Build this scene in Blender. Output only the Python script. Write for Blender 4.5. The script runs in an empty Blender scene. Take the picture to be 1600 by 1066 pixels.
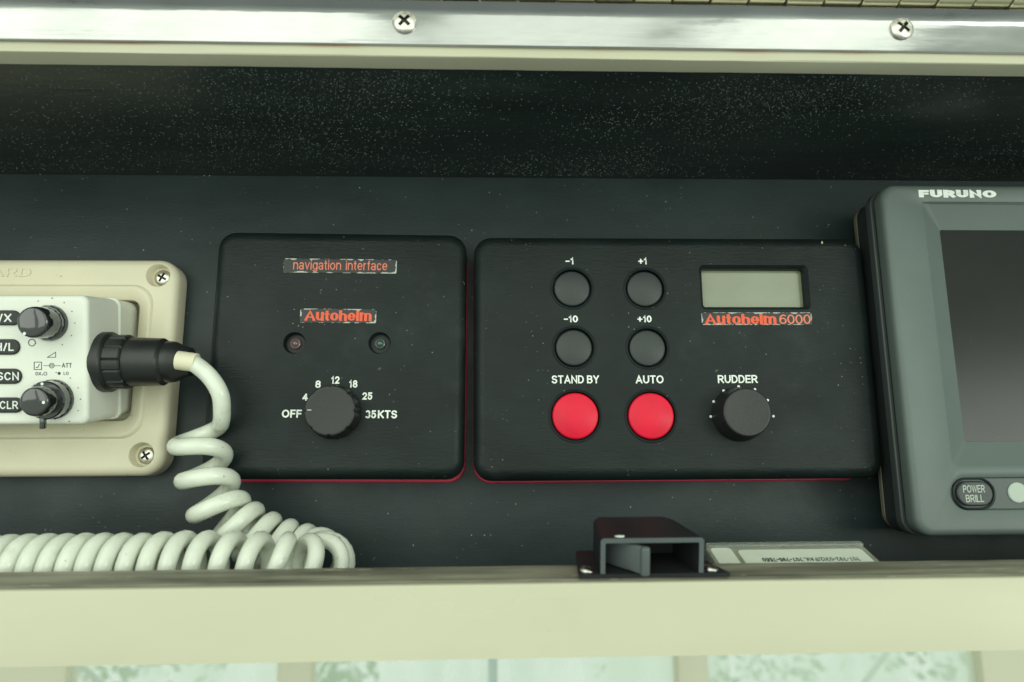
import bpy, bmesh, math, random
from mathutils import Vector, Matrix, noise as mnoise

random.seed(7)
sc = bpy.context.scene
col = sc.collection

# ------------------------------------------------------------------ camera
F_PX, W_PX, H_PX, CAM_D = 1155.0, 1600.0, 1066.0, 0.36
PITCH, YAW, ROLL = math.radians(10.5), math.radians(2.15), math.radians(-0.45)
fw = Vector((math.sin(YAW)*math.cos(PITCH), math.cos(YAW)*math.cos(PITCH), math.sin(PITCH)))
r0 = fw.cross(Vector((0, 0, 1))).normalized()
u0 = r0.cross(fw)
RT = r0*math.cos(ROLL) + u0*math.sin(ROLL)
UP = u0*math.cos(ROLL) - r0*math.sin(ROLL)
CAM = Vector((0, -CAM_D, 0))
cd = bpy.data.cameras.new('camera')
cam = bpy.data.objects.new('camera', cd)
col.objects.link(cam)
cam.matrix_world = Matrix.Translation(CAM) @ Matrix((RT, UP, -fw)).transposed().to_4x4()
cd.sensor_width = 36.0
cd.lens = 36.0*F_PX/W_PX
cd.clip_start, cd.clip_end = 0.01, 200.0
cd.dof.use_dof = True
cd.dof.focus_distance = 0.335
cd.dof.aperture_fstop = 9.0
sc.camera = cam

# ------------------------------------------------------------------ world, lamps, exposure
wd = bpy.data.worlds.new('World')
sc.world = wd
wd.use_nodes = True
wn = wd.node_tree
bg = wn.nodes['Background']
bg.inputs[1].default_value = 0.95
# pale sky all round, the boat's darker deck below
wtc = wn.nodes.new('ShaderNodeTexCoord')
wsp = wn.nodes.new('ShaderNodeSeparateXYZ')
wmr = wn.nodes.new('ShaderNodeMapRange')
wmr.inputs[1].default_value, wmr.inputs[2].default_value = -0.75, -0.35
wmx = wn.nodes.new('ShaderNodeMix')
wmx.data_type = 'RGBA'
wmx.inputs[6].default_value = (0.36, 0.42, 0.39, 1)
wmx.inputs[7].default_value = (0.79, 0.93, 0.79, 1)
wn.links.new(wtc.outputs['Generated'], wsp.inputs[0])
wn.links.new(wsp.outputs[2], wmr.inputs[0])
wn.links.new(wmr.outputs[0], wmx.inputs[0])
wn.links.new(wmx.outputs[2], bg.inputs[0])


def area(name, loc, target, sx, sy, power, color):
    l = bpy.data.lights.new(name, 'AREA')
    l.shape = 'RECTANGLE'
    l.size, l.size_y, l.energy, l.color = sx, sy, power, color
    o = bpy.data.objects.new(name, l)
    col.objects.link(o)
    o.location = loc
    o.rotation_euler = (Vector(target) - Vector(loc)).to_track_quat('-Z', 'Y').to_euler()
    return o


# soft daylight from behind the viewer: added lamps with gaps to break up reflections
for wx, ww, wp in ((-1.30, 0.62, 5.8), (-0.55, 0.62, 5.6), (0.14, 0.46, 2.6), (0.74, 0.46, 3.8)):
    area('daylight_lamp', (wx, -1.5, 0.40), (wx*0.25, 0, 0.08), ww, 1.5, wp, (0.95, 1.0, 0.89))
area('screen_reflection_lamp', (1.08, -1.1, -0.03), (0.2, 0, 0.05), 0.56, 0.40, 4.6, (0.93, 1.0, 0.88))  # added lamp off to the right, sized to reflect in the lower radar screen
vs = sc.view_settings
vs.view_transform, vs.look, vs.exposure, vs.gamma = 'Standard', 'None', 0.0, 1.0
vs.use_curve_mapping = False
sc.render.resolution_x, sc.render.resolution_y = 1024, 682


# ------------------------------------------------------------------ helpers
def ray(px, py):
    return RT*((px-W_PX/2)/F_PX) - UP*((py-H_PX/2)/F_PX) + fw


def at(px, py, Y):
    d = ray(px, py)
    return CAM + d*((Y+CAM_D)/d.y)


class Frame:
    """a mounting frame: local -y points out of the panel"""
    def __init__(self, o, rx=0.0, ry=0.0, rz=0.0):
        self.M = Matrix.Translation(Vector(o)) @ Matrix.Rotation(rz, 4, 'Z') @ Matrix.Rotation(ry, 4, 'Y') @ Matrix.Rotation(rx, 4, 'X')
        self.I = self.M.inverted()

    def l(self, px, py, depth):
        c = self.I @ CAM
        d = self.I.to_3x3() @ ray(px, py)
        t = (-depth - c.y)/d.y
        p = c + d*t
        return p.x, p.z

    def wid(self, px, py, w, depth):
        return self.l(px+w/2, py, depth)[0] - self.l(px-w/2, py, depth)[0]


def empty(name, frame, label=None, cat=None, group=None):
    o = bpy.data.objects.new(name, None)
    o.empty_display_size = 0.02
    col.objects.link(o)
    o.matrix_world = frame.M
    return tag(o, label, cat, group)


def tag(o, label=None, cat=None, group=None, kind=None):
    for k, v in (('label', label), ('category', cat), ('group', group), ('kind', kind)):
        if v:
            o[k] = v
    return o


def finish(bm, ang=32):
    bmesh.ops.recalc_face_normals(bm, faces=bm.faces)
    for f in bm.faces:
        f.smooth = True
    lim = math.radians(ang)
    for e in bm.edges:
        e.smooth = len(e.link_faces) == 2 and e.calc_face_angle(0) < lim


def mesh_of(bm, name, ang=32):
    finish(bm, ang)
    me = bpy.data.meshes.new(name)
    bm.to_mesh(me)
    bm.free()
    return me


def obj(name, bm, m, parent=None, ang=32):
    me = bm if isinstance(bm, bpy.types.Mesh) else mesh_of(bm, name, ang)
    o = bpy.data.objects.new(name, me)
    if m is not None:
        me.materials.clear()
        me.materials.append(m)
    col.objects.link(o)
    o.parent = parent
    return o


def NB():
    return bmesh.new()


def rr(x0, x1, z0, z1, r, seg=6):
    r = max(min(r, (x1-x0)/2-1e-6, (z1-z0)/2-1e-6), 1e-6)
    pts = []
    for cx, cz, a0 in ((x1-r, z1-r, 0), (x0+r, z1-r, 90), (x0+r, z0+r, 180), (x1-r, z0+r, 270)):
        for i in range(seg+1):
            a = math.radians(a0 + 90*i/seg)
            pts.append((cx+r*math.cos(a), cz+r*math.sin(a)))
    return pts


def stack(bm, rings, cap0=False, cap1=True):
    """rings: list of (points_xz, depth)"""
    prev = first = None
    for pts, d in rings:
        cur = [bm.verts.new((x, -d, z)) for x, z in pts]
        if prev:
            n = len(cur)
            for i in range(n):
                bm.faces.new((prev[i], prev[(i+1) % n], cur[(i+1) % n], cur[i]))
        else:
            first = cur
        prev = cur
    if cap0:
        bm.faces.new(first)
    if cap1:
        bm.faces.new(prev)
    return bm


def slab(x0, x1, z0, z1, rc, d0, d1, rf=0.0, seg=6, n=5, bm=None, rb=0.0):
    bm = bm or NB()
    def R(i, d):
        return (rr(x0+i, x1-i, z0+i, z1-i, max(rc-i, rc*0.25), seg), d)
    rings = []
    if rb:
        for k in range(n+1):
            a = math.pi/2*k/n
            rings.append(R(rb*(1-math.sin(a)), d0+rb*(1-math.cos(a))))
    else:
        rings.append(R(0, d0))
    if rf:
        for k in range(n+1):
            a = math.pi/2*k/n
            rings.append(R(rf*(1-math.cos(a)), d1-rf+rf*math.sin(a)))
        rings.append(R(rf+0.0003, d1))
    else:
        rings.append(R(0, d1))
    return stack(bm, rings, True, True)


def lathe(cx, cz, prof, seg=32, rf=None, bm=None, cap0=True, cap1=True):
    bm = bm or NB()
    rings = []
    for r, d in prof:
        pts = []
        for i in range(seg):
            a = 2*math.pi*i/seg
            k = rf(a, d) if rf else 1.0
            pts.append((cx+r*k*math.cos(a), cz+r*k*math.sin(a)))
        rings.append((pts, d))
    return stack(bm, rings, cap0, cap1)


def dome(r, d0, d1, bulge, edge=0.0006, seg=36, cx=0, cz=0):
    """a push button with a gently domed top"""
    prof = [(r, d0), (r, d1-edge)]
    for k in range(1, 4):
        a = math.pi/2*k/3
        prof.append((r-edge*(1-math.cos(a)), d1-edge+edge*math.sin(a)))
    for k in range(1, 6):
        q = 1-k/6
        prof.append(((r-edge)*q, d1+bulge*(1-q*q)))
    return lathe(cx, cz, prof, seg)


def box(bm, x0, x1, y0, y1, z0, z1, M=None):
    vs_ = [Vector((x, y, z)) for x in (x0, x1) for y in (y0, y1) for z in (z0, z1)]
    v = [bm.verts.new(M @ p if M else p) for p in vs_]
    for f in ((0, 1, 3, 2), (4, 6, 7, 5), (0, 4, 5, 1), (2, 3, 7, 6), (0, 2, 6, 4), (1, 5, 7, 3)):
        bm.faces.new([v[i] for i in f])
    return bm


def bevel(bm, w, seg=2):
    bmesh.ops.bevel(bm, geom=list(bm.edges), offset=w, segments=seg, affect='EDGES', profile=0.5)
    return bm


def cut(bm, cutters, ang=32):
    """boolean difference; returns a mesh"""
    a = bpy.data.objects.new('tmp_a', mesh_of(bm, 'tmp_a'))
    col.objects.link(a)
    cs = []
    for i, c in enumerate(cutters):
        b = bpy.data.objects.new('tmp_b', mesh_of(c, 'tmp_b'))
        col.objects.link(b)
        cs.append(b)
        md = a.modifiers.new('b%d' % i, 'BOOLEAN')
        md.operation, md.object, md.solver = 'DIFFERENCE', b, 'EXACT'
    bpy.context.view_layer.update()
    dg = bpy.context.evaluated_depsgraph_get()
    me = bpy.data.meshes.new_from_object(a.evaluated_get(dg))
    for o in [a]+cs:
        m = o.data
        bpy.data.objects.remove(o)
        bpy.data.meshes.remove(m)
    b2 = NB()
    b2.from_mesh(me)
    bpy.data.meshes.remove(me)
    return mesh_of(b2, 'cut', ang)


def tube(bm, pts, rad, seg=10, caps=True):
    """round tube along points, parallel transported"""
    n = len(pts)
    T = [(pts[min(i+1, n-1)]-pts[max(i-1, 0)]).normalized() for i in range(n)]
    N = T[0].orthogonal().normalized()
    prev = first = None
    for i in range(n):
        N = (N - T[i]*N.dot(T[i])).normalized()
        B = T[i].cross(N)
        r = rad(i/(n-1)) if callable(rad) else rad
        cur = [bm.verts.new(pts[i] + (N*math.cos(2*math.pi*k/seg)+B*math.sin(2*math.pi*k/seg))*r) for k in range(seg)]
        if prev:
            for k in range(seg):
                bm.faces.new((prev[k], prev[(k+1) % seg], cur[(k+1) % seg], cur[k]))
        else:
            first = cur
        prev = cur
    if caps:
        bm.faces.new(first)
        bm.faces.new(prev)
    return bm


def spline(ctrl, n):
    """Catmull-Rom, n samples per span"""
    P = [ctrl[0]*2-ctrl[1]] + list(ctrl) + [ctrl[-1]*2-ctrl[-2]]
    out = []
    for i in range(1, len(P)-2):
        for k in range(n):
            t = k/n
            a, b, c, d = P[i-1], P[i], P[i+1], P[i+2]
            out.append(0.5*((2*b)+(c-a)*t+(2*a-5*b+4*c-d)*t*t+(3*b-a-3*c+d)*t**3))
    out.append(ctrl[-1].copy())
    return out


# ------------------------------------------------------------------ materials
MATS = {}


def mat(name, color, rough=0.5, spec=0.5, metal=0.0, bump=None, var=None, specks=None, coat=0.0, stain=None, streak=None, trans=0.0, ior=1.45, rvar=None):
    """bump/var: (scale, amount, (sx,sy,sz)); specks: (scale, radius, colour); stain: list of (scale, lo, hi, colour, stretch)"""
    m = bpy.data.materials.new(name)
    m.use_nodes = True
    nt = m.node_tree
    N, L = nt.nodes, nt.links
    b = N['Principled BSDF']
    b.inputs['Roughness'].default_value = rough
    b.inputs['Specular IOR Level'].default_value = spec
    b.inputs['Metallic'].default_value = metal
    b.inputs['Coat Weight'].default_value = coat
    b.inputs['Transmission Weight'].default_value = trans
    b.inputs['IOR'].default_value = ior
    tc = N.new('ShaderNodeTexCoord').outputs['Object']

    def nz(scale, stretch=(1, 1, 1), detail=4.0, rgh=0.6):
        mp = N.new('ShaderNodeMapping')
        mp.inputs['Scale'].default_value = stretch
        L.new(tc, mp.inputs['Vector'])
        t = N.new('ShaderNodeTexNoise')
        t.inputs['Scale'].default_value = scale
        t.inputs['Detail'].default_value = detail
        t.inputs['Roughness'].default_value = rgh
        L.new(mp.outputs[0], t.inputs['Vector'])
        return t.outputs['Fac']

    def remap(fac, lo, hi, a=0.0, c=1.0):
        r = N.new('ShaderNodeMapRange')
        r.inputs['From Min'].default_value, r.inputs['From Max'].default_value = lo, hi
        r.inputs['To Min'].default_value, r.inputs['To Max'].default_value = a, c
        L.new(fac, r.inputs['Value'])
        return r.outputs[0]

    def mix(fac, a, c, typ='MIX'):
        x = N.new('ShaderNodeMix')
        x.data_type, x.blend_type = 'RGBA', typ
        L.new(fac, x.inputs[0])
        for s, v in ((x.inputs[6], a), (x.inputs[7], c)):
            if isinstance(v, tuple):
                s.default_value = (*v, 1)
            else:
                L.new(v, s)
        return x.outputs[2]

    c = tuple(color)
    if var:
        f = remap(nz(var[0], var[2] if len(var) > 2 else (1, 1, 1)), 0.3, 0.7)
        k = var[1]
        c = mix(f, tuple(v*(1-k) for v in color), tuple(min(1, v*(1+k)) for v in color))
    if stain:
        for s in stain:
            f = remap(nz(s[0], s[4] if len(s) > 4 else (1, 1, 1), 6.0, 0.65), s[1], s[2])
            c = mix(f, c, s[3])
    if specks:
        v = N.new('ShaderNodeTexVoronoi')
        v.inputs['Scale'].default_value = specks[0]
        L.new(tc, v.inputs['Vector'])
        f = remap(v.outputs['Distance'], specks[1], specks[1]*0.6)
        g = remap(nz(60, (1, 1, 1), 2.0), 0.42, 0.6)
        mm = N.new('ShaderNodeMath')
        mm.operation = 'MULTIPLY'
        L.new(f, mm.inputs[0])
        L.new(g, mm.inputs[1])
        sx = N.new('ShaderNodeSeparateColor')
        L.new(v.outputs['Color'], sx.inputs[0])
        g2 = remap(sx.outputs[0], 0.5, 0.9)
        m2 = N.new('ShaderNodeMath')
        m2.operation = 'MULTIPLY'
        L.new(mm.outputs[0], m2.inputs[0])
        L.new(g2, m2.inputs[1])
        c = mix(m2.outputs[0], c, specks[2])
    if isinstance(c, tuple):
        b.inputs['Base Color'].default_value = (*c, 1)
    else:
        L.new(c, b.inputs['Base Color'])
    if rvar:
        f = remap(nz(rvar[0], rvar[2] if len(rvar) > 2 else (1, 1, 1)), 0.3, 0.7, max(0.02, rough-rvar[1]), min(1, rough+rvar[1]))
        L.new(f, b.inputs['Roughness'])
    if bump:
        bp = N.new('ShaderNodeBump')
        bp.inputs['Strength'].default_value = bump[1]
        bp.inputs['Distance'].default_value = bump[3] if len(bump) > 3 else 0.0003
        L.new(nz(bump[0], bump[2] if len(bump) > 2 else (1, 1, 1), 3.0), bp.inputs['Height'])
        L.new(bp.outputs[0], b.inputs['Normal'])
    MATS[name] = m
    return m


DUST = (0.35, 0.38, 0.33)
M_panel = mat('panel_black_paint', (0.018, 0.029, 0.030), 0.42, 0.36, bump=(700, 0.25, (0.4, 1, 1.6)), var=(40, 0.25, (0.3, 1, 1)), specks=(330, 0.12, DUST), stain=[(16, 0.56, 0.85, (0.038, 0.048, 0.045), (0.5, 1, 1))], rvar=(22, 0.1))
M_ceil = mat('ceiling_black_paint', (0.017, 0.026, 0.024), 0.36, 0.5, bump=(240, 0.35, (0.18, 2.0, 1)), var=(30, 0.45, (0.15, 1, 1)), rvar=(14, 0.2, (0.5, 1, 1)), stain=[(28, 0.60, 0.80, (0.045, 0.058, 0.054), (0.35, 1, 1))], specks=(600, 0.10, DUST))
M_unit = mat('textured_black_plastic', (0.009, 0.0145, 0.0145), 0.42, 0.25, bump=(750, 0.65, (0.3, 1, 1.5)), var=(30, 0.35, (0.6, 1, 1)), specks=(420, 0.11, DUST), rvar=(18, 0.12), stain=[(22, 0.58, 0.85, (0.030, 0.036, 0.034)), (300, 0.71, 0.76, (0.09, 0.095, 0.085), (0.4, 1, 1))])
M_rubber = mat('red_gasket', (0.55, 0.018, 0.07), 0.45)
M_knob = mat('matt_black_knob', (0.017, 0.018, 0.018), 0.4, 0.5, bump=(1500, 0.3), specks=(420, 0.07, DUST))
M_well = mat('recess_black', (0.006, 0.007, 0.007), 0.5)
M_btn = mat('grey_black_button', (0.030, 0.036, 0.036), 0.4, 0.5, bump=(1800, 0.25), specks=(500, 0.07, DUST))
M_red = mat('red_button', (0.72, 0.010, 0.040), 0.36, 0.3, bump=(700, 0.12), var=(60, 0.1), specks=(500, 0.08, (0.5, 0.2, 0.2)), stain=[(120, 0.64, 0.8, (0.56, 0.012, 0.035))])
M_white = mat('white_print', (0.80, 0.84, 0.79), 0.6, 0.3, var=(700, 0.12))
M_orange = mat('orange_print', (0.78, 0.115, 0.05), 0.5, 0.4, var=(900, 0.12))
M_orange_pale = mat('pale_orange_print', (0.76, 0.21, 0.13), 0.5, 0.4, var=(900, 0.15))
M_dark = mat('dark_print', (0.05, 0.055, 0.06), 0.6, 0.3)
M_cream = mat('cream_plastic', (0.72, 0.67, 0.50), 0.42, 0.4, bump=(500, 0.12), var=(25, 0.05), stain=[(160, 0.66, 0.74, (0.30, 0.26, 0.15), (1, 1, 2)), (50, 0.66, 0.85, (0.48, 0.45, 0.32))])
M_radio = mat('white_plastic', (0.73, 0.745, 0.67), 0.35, 0.4, bump=(700, 0.1), var=(30, 0.04), stain=[(220, 0.72, 0.76, (0.45, 0.43, 0.33))])
M_cord = mat('pvc_cord', (0.70, 0.73, 0.63), 0.22, 0.5, bump=(300, 0.15), var=(80, 0.07), stain=[(70, 0.56, 0.8, (0.50, 0.51, 0.40)), (230, 0.66, 0.72, (0.24, 0.22, 0.15)), (90, 0.69, 0.75, (0.33, 0.32, 0.24))], coat=0.2)
M_plug = mat('plug_rubber', (0.017, 0.018, 0.018), 0.36, 0.5, bump=(600, 0.15), var=(100, 0.2))
M_gloss = mat('glossy_black', (0.016, 0.018, 0.018), 0.09, 0.6, coat=1.0)
M_gelcoat = mat('cream_gelcoat', (0.49, 0.475, 0.35), 0.34, 0.4, bump=(60, 0.08, (1, 1, 1), 0.0005), var=(14, 0.05, (0.4, 1, 1)), stain=[(260, 0.70, 0.75, (0.33, 0.28, 0.17)), (11, 0.55, 0.85, (0.44, 0.43, 0.31), (0.6, 1, 1.6)), (70, 0.66, 0.80, (0.40, 0.37, 0.26), (0.15, 1, 1.5))], rvar=(20, 0.12, (0.4, 1, 1)))
M_steel = mat('stainless_steel', (0.40, 0.40, 0.39), 0.15, metal=1.0, bump=(220, 0.35, (0.12, 1, 1.6)), var=(24, 0.14, (0.6, 1, 2)), rvar=(30, 0.12, (0.5, 1, 2)), stain=[(60, 0.64, 0.76, (0.22, 0.23, 0.225), (0.3, 1, 1.5)), (400, 0.70, 0.74, (0.58, 0.58, 0.57), (0.1, 1, 1))])
M_screw = mat('screw_steel', (0.62, 0.60, 0.54), 0.28, metal=1.0, var=(300, 0.2))
M_latch = mat('latch_plastic', (0.016, 0.018, 0.020), 0.5, 0.18, var=(60, 0.2), bump=(300, 0.1), rvar=(60, 0.08))
M_furuno = mat('grey_green_case', (0.108, 0.135, 0.126), 0.42, 0.4, bump=(1100, 0.15), var=(18, 0.08), specks=(380, 0.05, DUST))
M_case = mat('dark_case', (0.022, 0.028, 0.028), 0.42, 0.4, bump=(900, 0.2))
M_screen = mat('screen_glass', (0.003, 0.0045, 0.004), 0.24, 0.40, rvar=(8, 0.04), specks=(420, 0.05, DUST))
M_lcd = mat('lcd_glass', (0.21, 0.23, 0.155), 0.2, 0.5, coat=0.4, var=(40, 0.08))
M_led_r = mat('clear_pink_led', (0.12, 0.075, 0.075), 0.12, 0.6, coat=0.6)
M_led_g = mat('clear_green_led', (0.05, 0.085, 0.075), 0.12, 0.6, coat=0.6)
M_water = mat('water', (0.42, 0.50, 0.47), 0.06, 0.7, trans=0.75, ior=1.33)
M_pad = mat('pale_pad', (0.42, 0.48, 0.42), 0.5)


# ------------------------------------------------------------------ stroke lettering
def el(cx, cy, rx, ry, a0, a1, n=10):
    return [(cx+rx*math.cos(math.radians(a0+(a1-a0)*i/n)), cy+ry*math.sin(math.radians(a0+(a1-a0)*i/n))) for i in range(n+1)]


def bowl(x, y0, y1, xr):
    cy, ry = (y0+y1)/2, abs(y1-y0)/2
    rx = min(xr-x, 0.42)
    return [(x, y1)] + el(xr-rx, cy, rx, ry, 90, -90) + [(x, y0)]


O_ = el(.5, .5, .5, .5, 0, 360, 24)
GLY = {  # width / cap height, strokes in a unit box of stroke centre lines
    'A': (.78, [[(0, 0), (.5, 1), (1, 0)], [(.17, .30), (.83, .30)]]),
    'B': (.68, [bowl(0, 0, .53, 1), bowl(0, .53, 1, .92), [(0, 0), (0, 1)]]),
    'C': (.76, [el(.5, .5, .5, .5, 40, 320, 20)]),
    'D': (.72, [[(0, 0), (0, 1)], [(0, 1), (.35, 1)] + el(.4, .5, .6, .5, 90, -90, 16) + [(.35, 0), (0, 0)]]),
    'E': (.62, [[(1, 1), (0, 1), (0, 0), (1, 0)], [(0, .52), (.92, .52)]]),
    'F': (.58, [[(1, 1), (0, 1), (0, 0)], [(0, .5), (.9, .5)]]),
    'H': (.72, [[(0, 0), (0, 1)], [(1, 0), (1, 1)], [(0, .52), (1, .52)]]),
    'I': (.16, [[(.5, 0), (.5, 1)]]),
    'K': (.70, [[(0, 0), (0, 1)], [(1, 1), (0, .38)], [(.32, .56), (1, 0)]]),
    'L': (.55, [[(0, 1), (0, 0), (1, 0)]]),
    'N': (.72, [[(0, 0), (0, 1), (1, 0), (1, 1)]]),
    'O': (.84, [O_]),
    'P': (.66, [[(0, 0), (0, 1)], bowl(0, .45, 1, 1)]),
    'R': (.70, [[(0, 0), (0, 1)], bowl(0, .47, 1, .96), [(.5, .47), (1, 0)]]),
    'S': (.68, [el(.5, .755, .47, .245, 25, 255, 12) + el(.5, .25, .5, .26, 85, -160, 14)]),
    'T': (.66, [[(0, 1), (1, 1)], [(.5, 1), (.5, 0)]]),
    'U': (.72, [[(0, 1), (0, .4)] + el(.5, .4, .5, .4, 180, 360, 14) + [(1, .4), (1, 1)]]),
    'W': (1.0, [[(0, 1), (.25, 0), (.5, 1), (.75, 0), (1, 1)]]),
    'X': (.70, [[(0, 0), (1, 1)], [(0, 1), (1, 0)]]),
    'Y': (.70, [[(0, 1), (.5, .45), (1, 1)], [(.5, .45), (.5, 0)]]),
    '0': (.60, [O_]),
    '1': (.36, [[(.1, .78), (.55, .85), (.8, 1), (.8, 0)]]),
    '2': (.58, [el(.5, .7, .5, .3, 165, -25, 12) + [(.06, 0), (1, 0)]]),
    '3': (.58, [el(.46, .76, .46, .24, 140, -90, 12) + el(.46, .26, .54, .26, 90, -140, 12)]),
    '4': (.64, [[(.72, 0), (.72, .95)], [(.68, .95), (0, .26)], [(0, .26), (1, .26)]]),
    '5': (.58, [[(.92, 1), (.14, 1), (.04, .5)] + el(.48, .33, .52, .33, 130, -155, 16)]),
    '6': (.60, [el(.5, .31, .5, .31, 0, 360, 18), el(.62, .42, .62, .58, 178, 62, 10)]),
    '7': (.56, [[(0, 1), (1, 1), (.32, 0)]]),
    '8': (.60, [el(.5, .76, .44, .24, 0, 360, 16), el(.5, .26, .5, .27, 0, 360, 18)]),
    '9': (.60, [el(.5, .69, .5, .31, 0, 360, 18), el(.38, .58, .62, .58, -2, -118, 10)]),
    '+': (.60, [[(0, .45), (1, .45)], [(.5, .12), (.5, .78)]]),
    '-': (.46, [[(0, .45), (1, .45)]]),
    '/': (.42, [[(0, 0), (1, 1)]]),
    '.': (.14, [[(.5, 0), (.5, .02)]]),
    'a': (.54, [el(.5, .52, .45, .2, 160, 0, 8) + [(.95, .5), (.95, 0)], el(.45, .19, .47, .19, 0, 360, 16)]),
    'c': (.52, [el(.5, .36, .5, .36, 40, 320, 16)]),
    'e': (.56, [[(.1, .36), (.9, .36)], el(.5, .36, .5, .36, 0, 312, 18)]),
    'f': (.34, [[(.45, 0), (.45, .78)] + el(.85, .8, .4, .2, 180, 100, 6), [(0, .70), (.95, .70)]]),
    'g': (.56, [el(.5, .36, .5, .36, 0, 360, 18), [(1, .72), (1, -.05)] + el(.5, -.05, .5, .2, 0, -150, 10)]),
    'h': (.56, [[(0, 0), (0, 1)], [(0, .38)] + el(.5, .42, .5, .3, 180, 0, 10) + [(1, 0)]]),
    'i': (.14, [[(.5, 0), (.5, .72)], [(.5, .94), (.5, .99)]]),
    'l': (.14, [[(.5, 0), (.5, 1)]]),
    'm': (.88, [[(0, 0), (0, .72)], [(0, .45)] + el(.25, .48, .25, .24, 180, 0, 8) + [(.5, 0)], [(.5, .45)] + el(.75, .48, .25, .24, 180, 0, 8) + [(1, 0)]]),
    'n': (.55, [[(0, 0), (0, .72)], [(0, .38)] + el(.5, .42, .5, .3, 180, 0, 10) + [(1, 0)]]),
    'o': (.58, [el(.5, .36, .5, .36, 0, 360, 20)]),
    'r': (.34, [[(0, 0), (0, .72)], [(0, .36)] + el(.8, .36, .8, .34, 180, 95, 8)]),
    't': (.34, [[(.45, .95), (.45, .2)] + el(.85, .2, .4, .2, 180, 260, 6), [(0, .70), (.95, .70)]]),
    'u': (.55, [[(0, .72), (0, .32)] + el(.5, .3, .5, .3, 180, 360, 10) + [(1, .34)], [(1, .72), (1, 0)]]),
    'v': (.54, [[(0, .72), (.5, 0), (1, .72)]]),
}


def text_bm(s, w=0.15, gap=0.12, sp=0.3, wh=None, wide=None, xh=1.0):
    """flat lettering, cap height 1, centred in x; returns list of (ribbon quads points) and width"""
    ribs, x = [], 0.0
    wh = wh or w
    for ch in s:
        if ch == ' ':
            x += sp
            continue
        gw, strokes = GLY[ch]
        gw = (gw*(1 if gw < .2 else 1)+ (w-0.15)*(0.9 if gw > .2 else 1.0))*(wide or 1.0)
        if gw < w:
            gw = w
        for st in strokes:
            pts = [Vector((x + w/2 + p[0]*(gw-w), wh/2 + p[1]*(xh if ch in 'uoem' else 1.0)*(1-wh))) for p in st]
            closed = (pts[0]-pts[-1]).length < 1e-4
            ribs.append((pts[:-1] if closed else pts, closed))
        x += gw + gap
    return ribs, x-gap


def lettering(name, s, parent, mapper, height, m, w=0.15, gap=0.12, sp=0.3, width=None, depth=0.0, thick=0.00008, wide=None, flip=False, wh=None, xh=1.0):
    """mapper(u, v) -> local x, z centre ; letters stand proud of depth"""
    ribs, tw = text_bm(s, w, gap, sp, wh, wide, xh)
    wy = (wh or w)/w
    cx, cz = mapper
    sx = (width/tw) if width else height
    bm = NB()
    for k, (pts, closed) in enumerate(ribs):
        n = len(pts)
        A, B = [], []
        for i in range(n):
            if closed:
                p0, p1 = pts[i-1], pts[(i+1) % n]
            else:
                p0, p1 = pts[max(i-1, 0)], pts[min(i+1, n-1)]
            d0 = (pts[i]-p0).normalized() if (pts[i]-p0).length > 1e-9 else (p1-pts[i]).normalized()
            d1 = (p1-pts[i]).normalized() if (p1-pts[i]).length > 1e-9 else d0
            n0, n1 = Vector((-d0.y, d0.x)), Vector((-d1.y, d1.x))
            mm = n0+n1
            mm = mm.normalized() if mm.length > 1e-6 else n0
            q = w/2/max(mm.dot(n0), 0.42)
            p = pts[i].copy()
            if not closed and i == 0:
                p -= d1*(w/2)
            if not closed and i == n-1:
                p += d0*(w/2)
            of = Vector((mm.x*q, mm.y*q*wy))
            A.append(p+of)
            B.append(p-of)
        dd = depth + thick + k*0.000004
        sg = -1 if flip else 1
        def V(p, d):
            return bm.verts.new((cx+sg*(p.x-tw/2)*sx, -d, cz+sg*(p.y-.5)*height))
        TA = [V(p, dd) for p in A]
        TB = [V(p, dd) for p in B]
        LA = [V(p, depth-0.00005) for p in A]
        LB = [V(p, depth-0.00005) for p in B]
        rng = range(n) if closed else range(n-1)
        for i in rng:
            j = (i+1) % n
            bm.faces.new((TA[i], TA[j], TB[j], TB[i]))
            bm.faces.new((TA[i], TA[j], LA[j], LA[i]))
            bm.faces.new((TB[i], TB[j], LB[j], LB[i]))
        if not closed:
            for i in (0, n-1):
                bm.faces.new((TA[i], TB[i], LB[i], LA[i]))
    return obj(name, bm, m, parent, 20)


# ------------------------------------------------------------------ shared screw mesh
def screw_mesh(r=0.0042, h=0.0015, slot=0.0006):
    prof = [(r, -0.002), (r, 0.0002)]
    for k in range(1, 7):
        a = math.pi/2*k/7
        prof.append((r*math.cos(a)**0.8, 0.0002+h*math.sin(a)))
    prof.append((r*0.12, 0.0002+h*0.995))
    bm = lathe(0, 0, prof, 32)
    L_ = r*0.58
    cs = [box(NB(), -L_, L_, -h*3, -h*0.1, -slot, slot), box(NB(), -slot*1.02, slot*1.02, -h*3.02, -h*0.09, -L_*1.01, L_*1.01),
          lathe(0, 0, [(slot*1.2, h*0.05), (slot*2.0, h*2.5)], 8)]
    me = cut(bm, cs)
    me.materials.append(M_screw)
    me.materials.append(mat('slot_shade', (0.05, 0.045, 0.035), 0.7))  # dark colour stands in for the shade inside the cross slot
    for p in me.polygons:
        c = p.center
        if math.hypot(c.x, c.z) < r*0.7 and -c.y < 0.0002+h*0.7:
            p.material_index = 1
    return me


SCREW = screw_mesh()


def screw(parent, loc, rot=0.0, s=1.0, tilt=None):
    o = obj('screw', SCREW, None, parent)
    o.location = loc
    o.rotation_euler = tilt or (0, rot, 0)
    o.scale = (s, s, s)
    return o


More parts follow.
